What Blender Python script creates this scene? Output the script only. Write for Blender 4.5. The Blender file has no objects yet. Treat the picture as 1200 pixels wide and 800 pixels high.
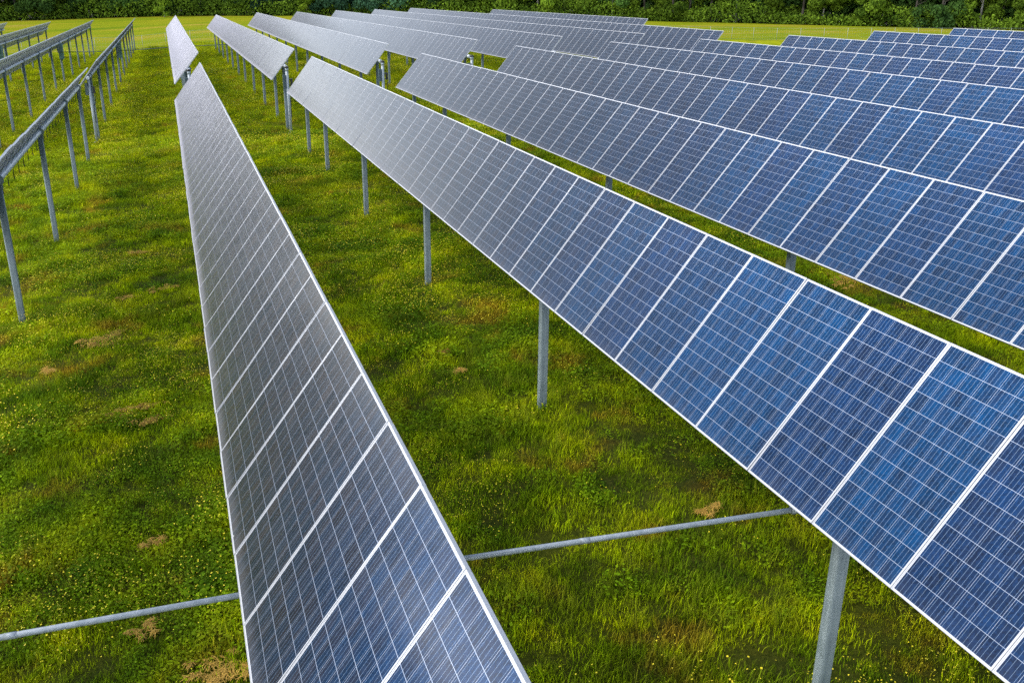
import bpy, bmesh, math, random
import numpy as np
from mathutils import Matrix, Vector
random.seed(7); rng = np.random.default_rng(11)
R = math.radians
sc = bpy.context.scene
col = sc.collection
PI = math.pi
ZC = 8.0            # camera height; every height below is given relative to the camera and lifted by ZC

# ------------------------------------------------------------------ camera
cam = bpy.data.cameras.new('camera'); cam_o = bpy.data.objects.new('camera', cam); col.objects.link(cam_o)
cr = Vector((0.94297586, -0.33272502, 0.00951793)); cu = Vector((0.10761708, 0.33180675, 0.9371888)); cf = Vector((0.31498427, 0.88272212, -0.34869265))
m = Matrix.Identity(4)
for i in range(3):
    m[i][0] = cr[i]; m[i][1] = cu[i]; m[i][2] = -cf[i]
m[2][3] = ZC
cam_o.matrix_world = m
cam.sensor_width = 36; cam.lens = 1094.56/1200*36
cam.clip_start = .1; cam.clip_end = 12000
sc.camera = cam_o

# ------------------------------------------------------------------ node helpers
def new_mat(name):
    mt = bpy.data.materials.new(name); mt.use_nodes = True
    nt = mt.node_tree; nt.nodes.clear()
    out = nt.nodes.new('ShaderNodeOutputMaterial')
    return mt, nt, out
class NB:
    """small node builder"""
    def __init__(s, nt): s.nt = nt
    def n(s, t, **kw):
        nd = s.nt.nodes.new(t)
        for k, v in kw.items(): setattr(nd, k, v)
        return nd
    def set(s, sock, v):
        if v is None: return
        if hasattr(v, 'is_output') or isinstance(v, bpy.types.NodeSocket): s.nt.links.new(v, sock)
        else: sock.default_value = v
    def math(s, op, a, b=None, c=None, clamp=False):
        nd = s.n('ShaderNodeMath', operation=op); nd.use_clamp = clamp
        s.set(nd.inputs[0], a); s.set(nd.inputs[1], b); s.set(nd.inputs[2], c)
        return nd.outputs[0]
    def mix(s, f, a, b, mode='MIX'):
        nd = s.n('ShaderNodeMix', data_type='RGBA', blend_type=mode)
        s.set(nd.inputs[0], f); s.set(nd.inputs[6], a); s.set(nd.inputs[7], b)
        return nd.outputs[2]
    def noise(s, vec, scale, detail=3, rough=.55, dist=0.0):
        nd = s.n('ShaderNodeTexNoise'); s.set(nd.inputs['Vector'], vec)
        nd.inputs['Scale'].default_value = scale; nd.inputs['Detail'].default_value = detail
        nd.inputs['Roughness'].default_value = rough; nd.inputs['Distortion'].default_value = dist
        return nd.outputs[0]
    def ramp(s, f, stops, interp='LINEAR'):
        nd = s.n('ShaderNodeValToRGB'); cr_ = nd.color_ramp; cr_.interpolation = interp
        while len(cr_.elements) > 1: cr_.elements.remove(cr_.elements[-1])
        cr_.elements[0].position = stops[0][0]; cr_.elements[0].color = stops[0][1]
        for p, c in stops[1:]:
            e = cr_.elements.new(p); e.color = c
        s.set(nd.inputs[0], f); return nd.outputs[0]
    def step(s, f, a, b):
        nd = s.n('ShaderNodeMapRange', interpolation_type='SMOOTHSTEP')
        s.set(nd.inputs[0], f); nd.inputs[1].default_value = a; nd.inputs[2].default_value = b
        return nd.outputs[0]
    def scale(s, vec, v):
        nd = s.n('ShaderNodeVectorMath', operation='MULTIPLY'); s.set(nd.inputs[0], vec); nd.inputs[1].default_value = v
        return nd.outputs[0]
    def add(s, vec, w):
        nd = s.n('ShaderNodeVectorMath', operation='ADD'); s.set(nd.inputs[0], vec); s.set(nd.inputs[1], w)
        return nd.outputs[0]
def c3(r, g, b): return (r, g, b, 1.0)
def g1(v): return (v, v, v, 1.0)

# ------------------------------------------------------------------ materials
def principled(b, base, rough, metal=0.0, spec=.5, normal=None):
    p = b.n('ShaderNodeBsdfPrincipled')
    b.set(p.inputs['Base Color'], base); b.set(p.inputs['Roughness'], rough); b.set(p.inputs['Metallic'], metal)
    p.inputs['Specular IOR Level'].default_value = spec
    if normal is not None: b.set(p.inputs['Normal'], normal)
    return p

def mat_aluminium():
    mt, nt, out = new_mat('anodised_aluminium'); b = NB(nt)
    pos = b.n('ShaderNodeNewGeometry').outputs['Position']
    n1 = b.noise(pos, 3.0, 4)
    colr = b.mix(n1, c3(.42, .43, .45), c3(.53, .54, .56))
    p = principled(b, colr, .42, .08)
    nt.links.new(p.outputs[0], out.inputs[0]); return mt

def mat_galv(name, lo, hi, metal=.55, rough=.45):
    mt, nt, out = new_mat(name); b = NB(nt)
    tc = b.n('ShaderNodeTexCoord').outputs['Object']
    n1 = b.noise(b.scale(tc, (1, 1, .35)), 9.0, 5, .6)
    vo = b.n('ShaderNodeTexVoronoi'); vo.inputs['Scale'].default_value = 28; nt.links.new(tc, vo.inputs['Vector'])
    f = b.math('ADD', b.math('MULTIPLY', n1, .75), b.math('MULTIPLY', b.n('ShaderNodeRGBToBW').outputs[0], 0.0))
    bw = b.n('ShaderNodeRGBToBW'); nt.links.new(vo.outputs['Color'], bw.inputs[0])
    st_ = b.noise(b.scale(tc, (14, 14, .5)), 1.0, 4, .6)
    f = b.math('ADD', b.math('MULTIPLY', b.step(n1, .3, .7), .45), b.math('ADD', b.math('MULTIPLY', b.step(st_, .25, .75), .45), b.math('MULTIPLY', bw.outputs[0], .0)))
    colr = b.mix(f, lo, hi)
    p = principled(b, colr, rough, metal)
    nt.links.new(p.outputs[0], out.inputs[0]); return mt

def mat_plain(name, colr, rough=.6, metal=0.0, var=.15):
    mt, nt, out = new_mat(name); b = NB(nt)
    tc = b.n('ShaderNodeTexCoord').outputs['Object']
    n1 = b.noise(tc, 6.0, 4)
    lo = c3(*[v*(1-var) for v in colr]); hi = c3(*[min(1, v*(1+var)) for v in colr])
    p = principled(b, b.mix(n1, lo, hi), rough, metal)
    nt.links.new(p.outputs[0], out.inputs[0]); return mt

CELLX, CELLY = .1606, .1598     # cell pitch across and along a module
def mat_cells():
    """blue polycrystalline cells under dusty glass, drawn in the panel's own coordinates"""
    mt, nt, out = new_mat('solar_cells'); b = NB(nt)
    tc = b.n('ShaderNodeTexCoord').outputs['Object']
    sep = b.n('ShaderNodeSeparateXYZ'); nt.links.new(tc, sep.inputs[0])
    oi = b.n('ShaderNodeObjectInfo'); rnd = oi.outputs['Random']
    cx = b.math('DIVIDE', b.math('ADD', sep.outputs[0], 3*CELLX), CELLX)
    cy = b.math('DIVIDE', b.math('ADD', sep.outputs[1], 6*CELLY), CELLY)
    fx = b.math('FRACT', cx); fy = b.math('FRACT', cy)
    ix = b.math('FLOOR', cx); iy = b.math('FLOOR', cy)
    ex = b.math('ABSOLUTE', b.math('SUBTRACT', fx, .5)); ey = b.math('ABSOLUTE', b.math('SUBTRACT', fy, .5))
    gapx = b.math('GREATER_THAN', ex, .5-.0015/CELLX); gapy = b.math('GREATER_THAN', ey, .5-.0019/CELLY)
    # four busbars a cell at 1/8, 3/8, 5/8, 7/8
    q = b.math('ABSOLUTE', b.math('SUBTRACT', b.math('FRACT', b.math('MULTIPLY', fx, 4.0)), .5))
    bus = b.math('LESS_THAN', q, (.0009/CELLX*4))
    outx = b.math('GREATER_THAN', b.math('ABSOLUTE', sep.outputs[0]), 3*CELLX)
    outy = b.math('GREATER_THAN', b.math('ABSOLUTE', sep.outputs[1]), 6*CELLY)
    margin = b.math('MAXIMUM', outx, outy)
    gap = b.math('MAXIMUM', gapx, gapy)
    # per cell and per panel tone
    comb = b.n('ShaderNodeCombineXYZ'); nt.links.new(ix, comb.inputs[0]); nt.links.new(iy, comb.inputs[1])
    nt.links.new(b.math('MULTIPLY', rnd, 517.0), comb.inputs[2])
    wn = b.n('ShaderNodeTexWhiteNoise', noise_dimensions='3D'); nt.links.new(comb.outputs[0], wn.inputs['Vector'])
    cellr = wn.outputs['Value']
    off = b.n('ShaderNodeCombineXYZ'); nt.links.new(b.math('MULTIPLY', rnd, 91.0), off.inputs[0])
    nt.links.new(b.math('MULTIPLY', cellr, 37.0), off.inputs[1])
    vec = b.add(tc, off.outputs[0])
    grain = b.n('ShaderNodeTexVoronoi'); grain.inputs['Scale'].default_value = 55
    nt.links.new(vec, grain.inputs['Vector'])
    gbw = b.n('ShaderNodeRGBToBW'); nt.links.new(grain.outputs['Color'], gbw.inputs[0])
    streak = b.noise(b.scale(vec, (60, 3.0, 1)), 1.0, 3, .6)
    broad = b.noise(b.scale(vec, (7, 1.6, 1)), 1.0, 3, .6)
    base = b.mix(b.step(rnd, .2, .85), c3(.0003, .035, .108), c3(.0030, .0255, .088))
    base = b.mix(b.math('MULTIPLY', b.step(broad, .35, .7), .6), base, c3(.0120, .0180, .042))  # greyer patches: cloud reflections put into the cell colour
    # the blue comes from the cells' thin coating and fades to grey at grazing angles
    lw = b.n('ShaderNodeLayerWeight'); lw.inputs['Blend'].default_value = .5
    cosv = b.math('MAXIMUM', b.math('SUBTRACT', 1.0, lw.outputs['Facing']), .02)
    base = b.mix(b.step(cosv, .30, .63), b.mix(b.step(broad, .4, .65), c3(.0085, .0135, .0190), c3(.0200, .0165, .0150)), base)  # grey and brown patches stand for reflected clouds
    tone = b.math('ADD', b.math('ADD', .18, b.math('MULTIPLY', b.math('FRACT', b.math('MULTIPLY', rnd, 7.31)), .22)), b.math('ADD', b.math('MULTIPLY', cellr, .4), b.math('ADD', b.math('MULTIPLY', gbw.outputs[0], .75), b.math('MULTIPLY', streak, .30))))
    colr = b.mix(1.0, base, b.n('ShaderNodeCombineColor').outputs[0], 'MULTIPLY')
    mul = nt.nodes[-1]
    cc = b.n('ShaderNodeCombineColor')
    for i in range(3): nt.links.new(tone, cc.inputs[i])
    nt.links.new(cc.outputs[0], mul.inputs[7]) if mul.bl_idname == 'ShaderNodeMix' else None
    mulnode = b.n('ShaderNodeMix', data_type='RGBA', blend_type='MULTIPLY'); mulnode.inputs[0].default_value = 1
    nt.links.new(base, mulnode.inputs[6]); nt.links.new(cc.outputs[0], mulnode.inputs[7]); colr = mulnode.outputs[2]
    colr = b.mix(b.math('MULTIPLY', bus, b.math('ADD', .25, b.math('MULTIPLY', b.step(cosv, .15, .6), .7))), colr, c3(.24, .35, .50))
    colr = b.mix(b.math('MULTIPLY', gap, b.math('ADD', .45, b.math('MULTIPLY', b.step(cosv, .15, .6), .5))), colr, c3(.38, .44, .55))
    colr = b.mix(margin, colr, c3(.60, .61, .63))
    # thin film of dust: optical depth grows towards grazing angles
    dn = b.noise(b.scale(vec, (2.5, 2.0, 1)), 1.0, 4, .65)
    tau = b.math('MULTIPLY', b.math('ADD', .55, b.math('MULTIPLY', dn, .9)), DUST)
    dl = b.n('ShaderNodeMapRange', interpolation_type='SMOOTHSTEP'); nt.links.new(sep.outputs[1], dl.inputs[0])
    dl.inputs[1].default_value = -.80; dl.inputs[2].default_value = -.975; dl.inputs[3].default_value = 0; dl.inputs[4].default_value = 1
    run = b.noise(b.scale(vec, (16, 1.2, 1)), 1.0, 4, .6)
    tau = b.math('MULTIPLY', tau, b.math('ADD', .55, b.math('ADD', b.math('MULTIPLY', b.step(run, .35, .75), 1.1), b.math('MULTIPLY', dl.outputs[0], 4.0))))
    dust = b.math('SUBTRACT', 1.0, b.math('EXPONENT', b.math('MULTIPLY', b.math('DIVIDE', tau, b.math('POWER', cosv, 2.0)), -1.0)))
    rough = b.math('ADD', .13, b.math('MULTIPLY', dn, .12))
    sp = b.n('ShaderNodeTexVoronoi'); sp.inputs['Scale'].default_value = 2.6; nt.links.new(vec, sp.inputs['Vector'])
    spb = b.n('ShaderNodeSeparateColor'); nt.links.new(sp.outputs['Color'], spb.inputs[0])
    drop = b.math('MULTIPLY', b.math('LESS_THAN', b.math('ADD', sp.outputs['Distance'], b.math('MULTIPLY', gbw.outputs[0], .02)), .05), b.math('GREATER_THAN', spb.outputs[0], .90))
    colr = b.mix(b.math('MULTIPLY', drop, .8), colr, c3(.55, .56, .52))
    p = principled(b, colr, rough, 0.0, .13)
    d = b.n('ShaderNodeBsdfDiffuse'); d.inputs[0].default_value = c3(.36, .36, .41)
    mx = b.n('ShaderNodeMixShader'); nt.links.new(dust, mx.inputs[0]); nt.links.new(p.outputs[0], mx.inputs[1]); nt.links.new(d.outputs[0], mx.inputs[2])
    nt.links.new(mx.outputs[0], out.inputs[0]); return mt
DUST = .0040

def mat_backsheet():
    mt, nt, out = new_mat('panel_backsheet'); b = NB(nt)
    tc = b.n('ShaderNodeTexCoord').outputs['Object']
    sep = b.n('ShaderNodeSeparateXYZ'); nt.links.new(tc, sep.inputs[0])
    fx = b.math('FRACT', b.math('DIVIDE', b.math('ADD', sep.outputs[0], 3*CELLX), CELLX))
    fy = b.math('FRACT', b.math('DIVIDE', b.math('ADD', sep.outputs[1], 6*CELLY), CELLY))
    gx = b.math('GREATER_THAN', b.math('ABSOLUTE', b.math('SUBTRACT', fx, .5)), .488)
    gy = b.math('GREATER_THAN', b.math('ABSOLUTE', b.math('SUBTRACT', fy, .5)), .488)
    colr = b.mix(b.math('MULTIPLY', b.math('MAXIMUM', gx, gy), .5), c3(.66, .70, .72), c3(.82, .84, .85))
    p = principled(b, colr, .5)
    nt.links.new(p.outputs[0], out.inputs[0]); return mt

def grass_colour(b, pos):
    """colour of the sward as a function of where it stands (shared by the soil sheet and the blades)"""
    flat = b.scale(pos, (1, 1, 0))
    big = b.noise(flat, .16, 3, .6)
    mid = b.noise(flat, .75, 4, .6)
    fine = b.noise(flat, 3.2, 4, .65)
    colr = b.ramp(mid, [(.33, c3(.040, .088, .002)), (.46, c3(.150, .220, .001)), (.58, c3(.350, .405, .001)), (.72, c3(.54, .50, .003))])
    colr = b.mix(b.step(fine, .45, .75), colr, c3(.18, .25, .003))
    colr = b.mix(b.math('MULTIPLY', b.step(big, .52, .68), .55), colr, c3(.33, .33, .003))
    # the meadow grows yellower towards the far aisles
    sy = b.n('ShaderNodeSeparateXYZ'); b.nt.links.new(pos, sy.inputs[0])
    yel = b.math('MULTIPLY', b.step(sy.outputs[1], 24, 75), b.math('ADD', .25, b.math('MULTIPLY', b.step(mid, .35, .6), .4)))
    colr = b.mix(yel, colr, c3(.46, .47, .002))
    dk = b.noise(b.add(flat, (5.0, 57.0, 0.0)), .33, 4, .65)
    colr = b.mix(b.math('MULTIPLY', b.step(dk, .50, .64), .6), colr, c3(.050, .105, .004))
    # trodden, dry patches
    dry = b.noise(b.add(flat, (31.0, 7.0, 0.0)), .55, 5, .7)
    colr = b.mix(b.math('MULTIPLY', b.step(dry, .53, .66), .78), colr, c3(.34, .19, .016))
    return colr, flat

def mat_ground():
    mt, nt, out = new_mat('meadow_soil'); b = NB(nt)
    pos = b.n('ShaderNodeNewGeometry').outputs['Position']
    colr, flat = grass_colour(b, pos)
    f2 = b.noise(flat, 14.0, 5, .7)
    soil = b.mix(b.step(f2, .4, .65), c3(.022, .026, .006), c3(.060, .062, .010))
    sx_ = b.n('ShaderNodeVectorMath', operation='LENGTH'); nt.links.new(pos, sx_.inputs[0])
    cover = b.step(sx_.outputs['Value'], 30, 95)          # far off the sward closes over the soil
    colr2 = b.mix(b.math('ADD', b.math('MULTIPLY', cover, .75), .12), soil, colr)
    # the mown field beyond the fence is yellower
    sep = b.n('ShaderNodeSeparateXYZ'); nt.links.new(pos, sep.inputs[0])
    edge = b.math('ADD', sep.outputs[1], b.math('MULTIPLY', sep.outputs[0], .25))
    far = b.step(edge, 138, 150)
    st = b.noise(b.scale(pos, (.03, .22, 0)), 1.0, 4, .6)
    pat = b.noise(b.scale(pos, (.05, .09, 0)), 1.0, 5, .7)
    fld = b.ramp(b.math('ADD', b.math('MULTIPLY', st, .5), b.math('MULTIPLY', pat, .5)), [(.36, c3(.11, .18, .003)), (.47, c3(.20, .24, .004)), (.55, c3(.26, .25, .008)), (.63, c3(.32, .25, .04))])
    fld = b.mix(b.math('MULTIPLY', b.step(f2, .4, .7), .3), fld, c3(.15, .19, .02))
    colr2 = b.mix(far, colr2, fld)
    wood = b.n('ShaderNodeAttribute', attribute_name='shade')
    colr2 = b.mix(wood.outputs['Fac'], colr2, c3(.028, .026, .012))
    bump = b.n('ShaderNodeBump'); bump.inputs['Strength'].default_value = .8; bump.inputs['Distance'].default_value = .08
    nt.links.new(f2, bump.inputs['Height'])
    p = principled(b, colr2, .95, 0, .04, bump.outputs[0])
    nt.links.new(p.outputs[0], out.inputs[0]); return mt

def mat_blades(name, tint, tintf, spread=.5):
    mt, nt, out = new_mat(name); b = NB(nt)
    pos = b.n('ShaderNodeNewGeometry').outputs['Position']
    colr, flat = grass_colour(b, pos)
    at = b.n('ShaderNodeAttribute', attribute_name='shade')
    oi = b.n('ShaderNodeObjectInfo').outputs['Random']
    colr = b.mix(tintf, colr, tint)
    v = b.math('ADD', 1.05-spread*.5, b.math('MULTIPLY', at.outputs['Fac'], spread))
    v = b.math('MULTIPLY', v, b.math('ADD', 1.06, b.math('MULTIPLY', oi, .55)))
    cc = b.n('ShaderNodeCombineColor')
    for i in range(3): nt.links.new(v, cc.inputs[i])
    colr = b.mix(1.0, colr, cc.outputs[0], 'MULTIPLY')
    p = principled(b, colr, .75, 0, .06)
    tr = b.n('ShaderNodeBsdfTranslucent'); nt.links.new(colr, tr.inputs[0])
    mx = b.n('ShaderNodeMixShader'); mx.inputs[0].default_value = .3
    nt.links.new(p.outputs[0], mx.inputs[1]); nt.links.new(tr.outputs[0], mx.inputs[2])
    nt.links.new(mx.outputs[0], out.inputs[0]); return mt

def mat_leaf(name, lo, hi):
    mt, nt, out = new_mat(name); b = NB(nt)
    at = b.n('ShaderNodeAttribute', attribute_name='shade')
    oi = b.n('ShaderNodeObjectInfo').outputs['Random']
    colr = b.mix(at.outputs['Fac'], lo, hi)
    v = b.math('ADD', .6, b.math('MULTIPLY', oi, .85))
    cc = b.n('ShaderNodeCombineColor')
    for i in range(3): nt.links.new(v, cc.inputs[i])
    colr = b.mix(1.0, colr, cc.outputs[0], 'MULTIPLY')
    p = principled(b, colr, .8, 0, .04)
    tr = b.n('ShaderNodeBsdfTranslucent'); nt.links.new(colr, tr.inputs[0])
    mx = b.n('ShaderNodeMixShader'); mx.inputs[0].default_value = .25
    nt.links.new(p.outputs[0], mx.inputs[1]); nt.links.new(tr.outputs[0], mx.inputs[2])
    nt.links.new(mx.outputs[0], out.inputs[0]); return mt

M = dict(
    alu=mat_aluminium(), cells=mat_cells(), back=mat_backsheet(),
    post=mat_galv('galvanised_post', c3(.085, .118, .128), c3(.225, .275, .285), .10, .55),
    tube=mat_galv('galvanised_tube', c3(.48, .51, .54), c3(.66, .69, .72), .12, .45),
    pole=mat_galv('bright_galvanised_pole', c3(.27, .32, .35), c3(.45, .49, .53), .12, .5),
    black=mat_plain('black_plastic', (.02, .02, .022), .5),
    box=mat_plain('grey_blue_enclosure', (.07, .105, .125), .5),
    teal=mat_plain('teal_grey_cover', (.09, .20, .22), .5),
    concrete=mat_plain('concrete', (.42, .40, .36), .9),
    wire=mat_plain('fence_steel', (.32, .35, .33), .5, .3),
    bark=mat_plain('bark', (.06, .05, .038), .9, 0, .4),
    pale_bark=mat_plain('pale_bark', (.24, .23, .20), .9, 0, .3),
    straw=mat_plain('dry_straw', (.56, .33, .05), .85, 0, .5),
    ground=mat_ground(),
    blade=mat_blades('grass_blade', c3(.10, .17, .004), .15, 1.3),
    tall=mat_blades('seed_grass_blade', c3(.15, .16, .02), .35, .6),
    clover=mat_blades('broad_leaf', c3(.070, .150, .004), .5, .7),
    petal=mat_plain('yellow_petal', (.86, .70, .012), .6, 0, .1),
    leaf_dark=mat_leaf('leaf_dark', c3(.014, .042, .014), c3(.105, .205, .036)),
    leaf_mid=mat_leaf('leaf_mid', c3(.020, .052, .007), c3(.185, .29, .024)),
    leaf_light=mat_leaf('leaf_light', c3(.070, .150, .010), c3(.26, .38, .028)),
    leaf_hazed=mat_leaf('leaf_haze_tinted', c3(.016, .052, .036), c3(.10, .22, .105)),  # distance haze painted into the leaf colour as a blue cast
)

# ------------------------------------------------------------------ mesh helpers
class MB:
    def __init__(s): s.v = []; s.f = []; s.mi = []; s.sm = []
    def face(s, idx, mi=0, sm=False): s.f.append(tuple(idx)); s.mi.append(mi); s.sm.append(sm)
    def box(s, x0, x1, y0, y1, z0, z1, mi=0, M4=None):
        k = len(s.v)
        P = [(x0,y0,z0),(x1,y0,z0),(x1,y1,z0),(x0,y1,z0),(x0,y0,z1),(x1,y0,z1),(x1,y1,z1),(x0,y1,z1)]
        if M4 is not None: P = [tuple(M4 @ Vector(p)) for p in P]
        s.v += P
        for f in ((0,3,2,1),(4,5,6,7),(0,1,5,4),(1,2,6,5),(2,3,7,6),(3,0,4,7)): s.face([k+i for i in f], mi)
    def tube(s, a, b_, r0, r1=None, n=10, mi=0, caps=True):
        if r1 is None: r1 = r0
        a = Vector(a); b_ = Vector(b_); d = (b_-a).normalized()
        u = d.orthogonal().normalized(); w = d.cross(u)
        k = len(s.v)
        for c, r in ((a, r0), (b_, r1)):
            for i in range(n):
                t = 2*PI*i/n; s.v.append(tuple(c + u*(r*math.cos(t)) + w*(r*math.sin(t))))
        for i in range(n):
            j = (i+1) % n; s.face((k+i, k+j, k+n+j, k+n+i), mi, True)
        if caps:
            s.face([k+i for i in reversed(range(n))], mi); s.face([k+n+i for i in range(n)], mi)
    def path(s, pts, radii, n=8, mi=0):
        for i in range(len(pts)-1): s.tube(pts[i], pts[i+1], radii[i], radii[i+1], n, mi)
    def mesh(s, name, mats):
        me = bpy.data.meshes.new(name); me.from_pydata(s.v, [], s.f)
        for mt in mats: me.materials.append(mt)
        me.polygons.foreach_set('material_index', s.mi); me.polygons.foreach_set('use_smooth', s.sm)
        me.update(); return me
def link(name, me, parent=None, loc=(0,0,0)):
    o = bpy.data.objects.new(name, me); col.objects.link(o)
    o.location = loc
    if parent: o.parent = parent
    return o
def tag(o, label=None, cat=None, group=None, kind=None):
    if label: o['label'] = label
    if cat: o['category'] = cat
    if group: o['group'] = group
    if kind: o['kind'] = kind
    return o
def empty(name, loc, label, cat, group=None):
    o = bpy.data.objects.new(name, None); col.objects.link(o); o.location = loc; o.empty_display_size = .3
    return tag(o, label, cat, group)
def np_mesh(name, verts, faces_n, mats, shade=None, smooth=False):
    """verts (n,3); faces all with the same corner count, (m,k)"""
    me = bpy.data.meshes.new(name)
    me.vertices.add(len(verts)); me.vertices.foreach_set('co', np.asarray(verts, np.float32).ravel())
    faces_n = np.asarray(faces_n, np.int32); k = faces_n.shape[1]
    me.loops.add(faces_n.size); me.loops.foreach_set('vertex_index', faces_n.ravel())
    me.polygons.add(len(faces_n)); me.polygons.foreach_set('loop_start', np.arange(0, faces_n.size, k, dtype=np.int32))
    me.polygons.foreach_set('use_smooth', np.full(len(faces_n), smooth))
    for mt in mats: me.materials.append(mt)
    me.update(calc_edges=True)
    if shade is not None:
        a = me.attributes.new('shade', 'FLOAT', 'POINT'); a.data.foreach_set('value', np.asarray(shade, np.float32))
    return me

# ------------------------------------------------------------------ terrain
TX = np.array([-400, -60, -20, -9, -4.2, .66, 5.47, 10.4, 20, 30, 40, 60, 85, 150, 500], float)
TZ = np.array([-9.5, -8.9, -8.4, -8.05, -7.85, -7.32, -6.87, -6.70, -6.35, -6.0, -5.65, -5.8, -6.35, -5.8, -5.5], float)
TREE = np.array([(-260, 190), (-90, 222), (-33, 232), (2, 230), (40, 222), (75, 200), (115, 172), (152, 142), (220, 90), (330, 10)], float)
def smooth(a, b, x):
    t = np.clip((x-a)/(b-a), 0, 1); return t*t*(3-2*t)
def tree_dist(x, y):
    x = np.asarray(x, float); y = np.asarray(y, float); best = np.full(np.broadcast(x, y).shape, 1e9)
    for (x0, y0), (x1, y1) in zip(TREE[:-1], TREE[1:]):
        dx, dy = x1-x0, y1-y0; L = dx*dx+dy*dy
        t = np.clip(((x-x0)*dx+(y-y0)*dy)/L, 0, 1)
        best = np.minimum(best, np.hypot(x-x0-t*dx, y-y0-t*dy))
    return best
def beyond(x, y):
    return np.asarray(y, float) > np.interp(x, TREE[:, 0], TREE[:, 1])
def ground_z(x, y):
    x = np.asarray(x, float); y = np.asarray(y, float)
    prof = sum(np.interp(x+d, TX, TZ) for d in (-2, -1, 0, 1, 2))/5
    td = np.where(beyond(x, y), 0, tree_dist(x, y))
    w = smooth(75, 0, td)
    far = np.interp(x, [-120, -33, 2, 60, 115, 150, 300], [-7.4, -6.45, -5.3, -4.75, -5.25, -5.5, -6.5])
    z = prof*(1-w)+far*w
    near = smooth(120, 20, np.hypot(x, y))
    z = z + near*(.045*np.sin(x*1.3+.7*np.sin(y*.9))*np.cos(y*1.1+x*.4)+.02*np.sin(x*3.1+1)*np.sin(y*2.7))
    return z+ZC
def gz(x, y): return float(ground_z(x, y))

xs = np.unique(np.concatenate([np.arange(-25, 60, .5), np.arange(60, 180, 4), np.arange(-120, -25, 4), np.arange(180, 1000, 60), np.arange(-900, -120, 60), np.arange(1000, 5001, 500), np.arange(-5000, -900, 500)]))
ys = np.unique(np.concatenate([np.arange(-6, 70, .5), np.arange(70, 260, 3), np.arange(260, 1400, 60), np.arange(-400, -6, 30), np.arange(1400, 5001, 600), np.arange(-4000, -400, 600)]))
GX, GY = np.meshgrid(xs, ys)
GZ = ground_z(GX, GY)
nv = np.stack([GX.ravel(), GY.ravel(), GZ.ravel()], 1)
ii = np.arange(len(xs)*len(ys)).reshape(len(ys), len(xs))
fq = np.stack([ii[:-1, :-1].ravel(), ii[:-1, 1:].ravel(), ii[1:, 1:].ravel(), ii[1:, :-1].ravel()], 1)
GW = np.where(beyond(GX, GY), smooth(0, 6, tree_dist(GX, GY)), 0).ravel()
g = link('ground', np_mesh('ground', nv, fq, [M['ground']], GW, smooth=True))
tag(g, 'rough green and yellow meadow floor under the solar rows', kind='structure')

# ------------------------------------------------------------------ grass and flowers (uncountable: one object each)
def tuft_mesh(name, n, h0, h1, w, rad, mat, lean=.5, seg=2):
    V = []; F = []; S = []
    for i in range(n):
        r = rad*math.sqrt(random.random()); a = random.random()*2*PI
        bx, by = r*math.cos(a), r*math.sin(a)
        h = random.uniform(h0, h1)*(1-.3*r/rad); th = random.random()*2*PI
        dx, dy = math.cos(th), math.sin(th); ln = random.uniform(.15, 1)*lean*h
        ww = w*random.uniform(.6, 1.3); px, py = -dy*ww/2, dx*ww/2
        k = len(V); sh = random.random()
        for t, wd in ((0, 1.0), (.55, .85), (1.0, .12)):
            z = h*(t-.25*t*t*min(1, ln/h)); o = ln*t*t
            V.append((bx+dx*o+px*wd, by+dy*o+py*wd, z)); V.append((bx+dx*o-px*wd, by+dy*o-py*wd, z)); S += [sh, sh]
        F += [(k, k+1, k+3, k+2), (k+2, k+3, k+5, k+4)]
    return np_mesh(name, np.array(V), F, [mat], S)
def clover_mesh(name, n, rad, mat):
    V = []; F = []; S = []
    for i in range(n):
        r = rad*math.sqrt(random.random()); a = random.random()*2*PI
        c = Vector((r*math.cos(a), r*math.sin(a), random.uniform(.03, .13)))
        sz = random.uniform(.009, .023); sh = random.random()
        nrm = Vector((random.uniform(-.7, .7), random.uniform(-.7, .7), 1)).normalized()
        u = nrm.orthogonal().normalized(); w = nrm.cross(u); k = len(V)
        for p in (u*sz, w*sz*.7, -u*sz, -w*sz*.7): V.append(tuple(c+p)); S.append(sh)
        F.append((k, k+1, k+2, k+3))
    return np_mesh(name, np.array(V), F, [mat], S)
def flower_mesh(name, n, rad):
    V = []; F = []
    for i in range(n):
        r = rad*math.sqrt(random.random()); a = random.random()*2*PI
        c = Vector((r*math.cos(a), r*math.sin(a), random.uniform(.12, .30)))
        sz = random.uniform(.006, .0115)
        nrm = Vector((random.uniform(-.5, .5), random.uniform(-.5, .5), 1)).normalized()
        u = nrm.orthogonal().normalized(); w = nrm.cross(u); k = len(V)
        for p in (u*sz, w*sz, -u*sz, -w*sz):
            V.append(tuple(c+p+nrm*sz*.35))
        F.append((k, k+1, k+2, k+3))
    return np_mesh(name, np.array(V), F, [M['petal']])

def vnoise(x, y, s, seed=0):
    """cheap value noise in numpy"""
    x = x*s; y = y*s; xi = np.floor(x).astype(int); yi = np.floor(y).astype(int); fx = x-xi; fy = y-yi
    fx = fx*fx*(3-2*fx); fy = fy*fy*(3-2*fy)
    def h(a, b):
        n = (a*374761393+b*668265263+seed*974711) & 0x7fffffff; n = (n ^ (n >> 13))*1274126177 & 0x7fffffff
        return ((n ^ (n >> 16)) & 0xffff)/65535.0
    return (h(xi, yi)*(1-fx)+h(xi+1, yi)*fx)*(1-fy)+(h(xi, yi+1)*(1-fx)+h(xi+1, yi+1)*fx)*fy

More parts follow.
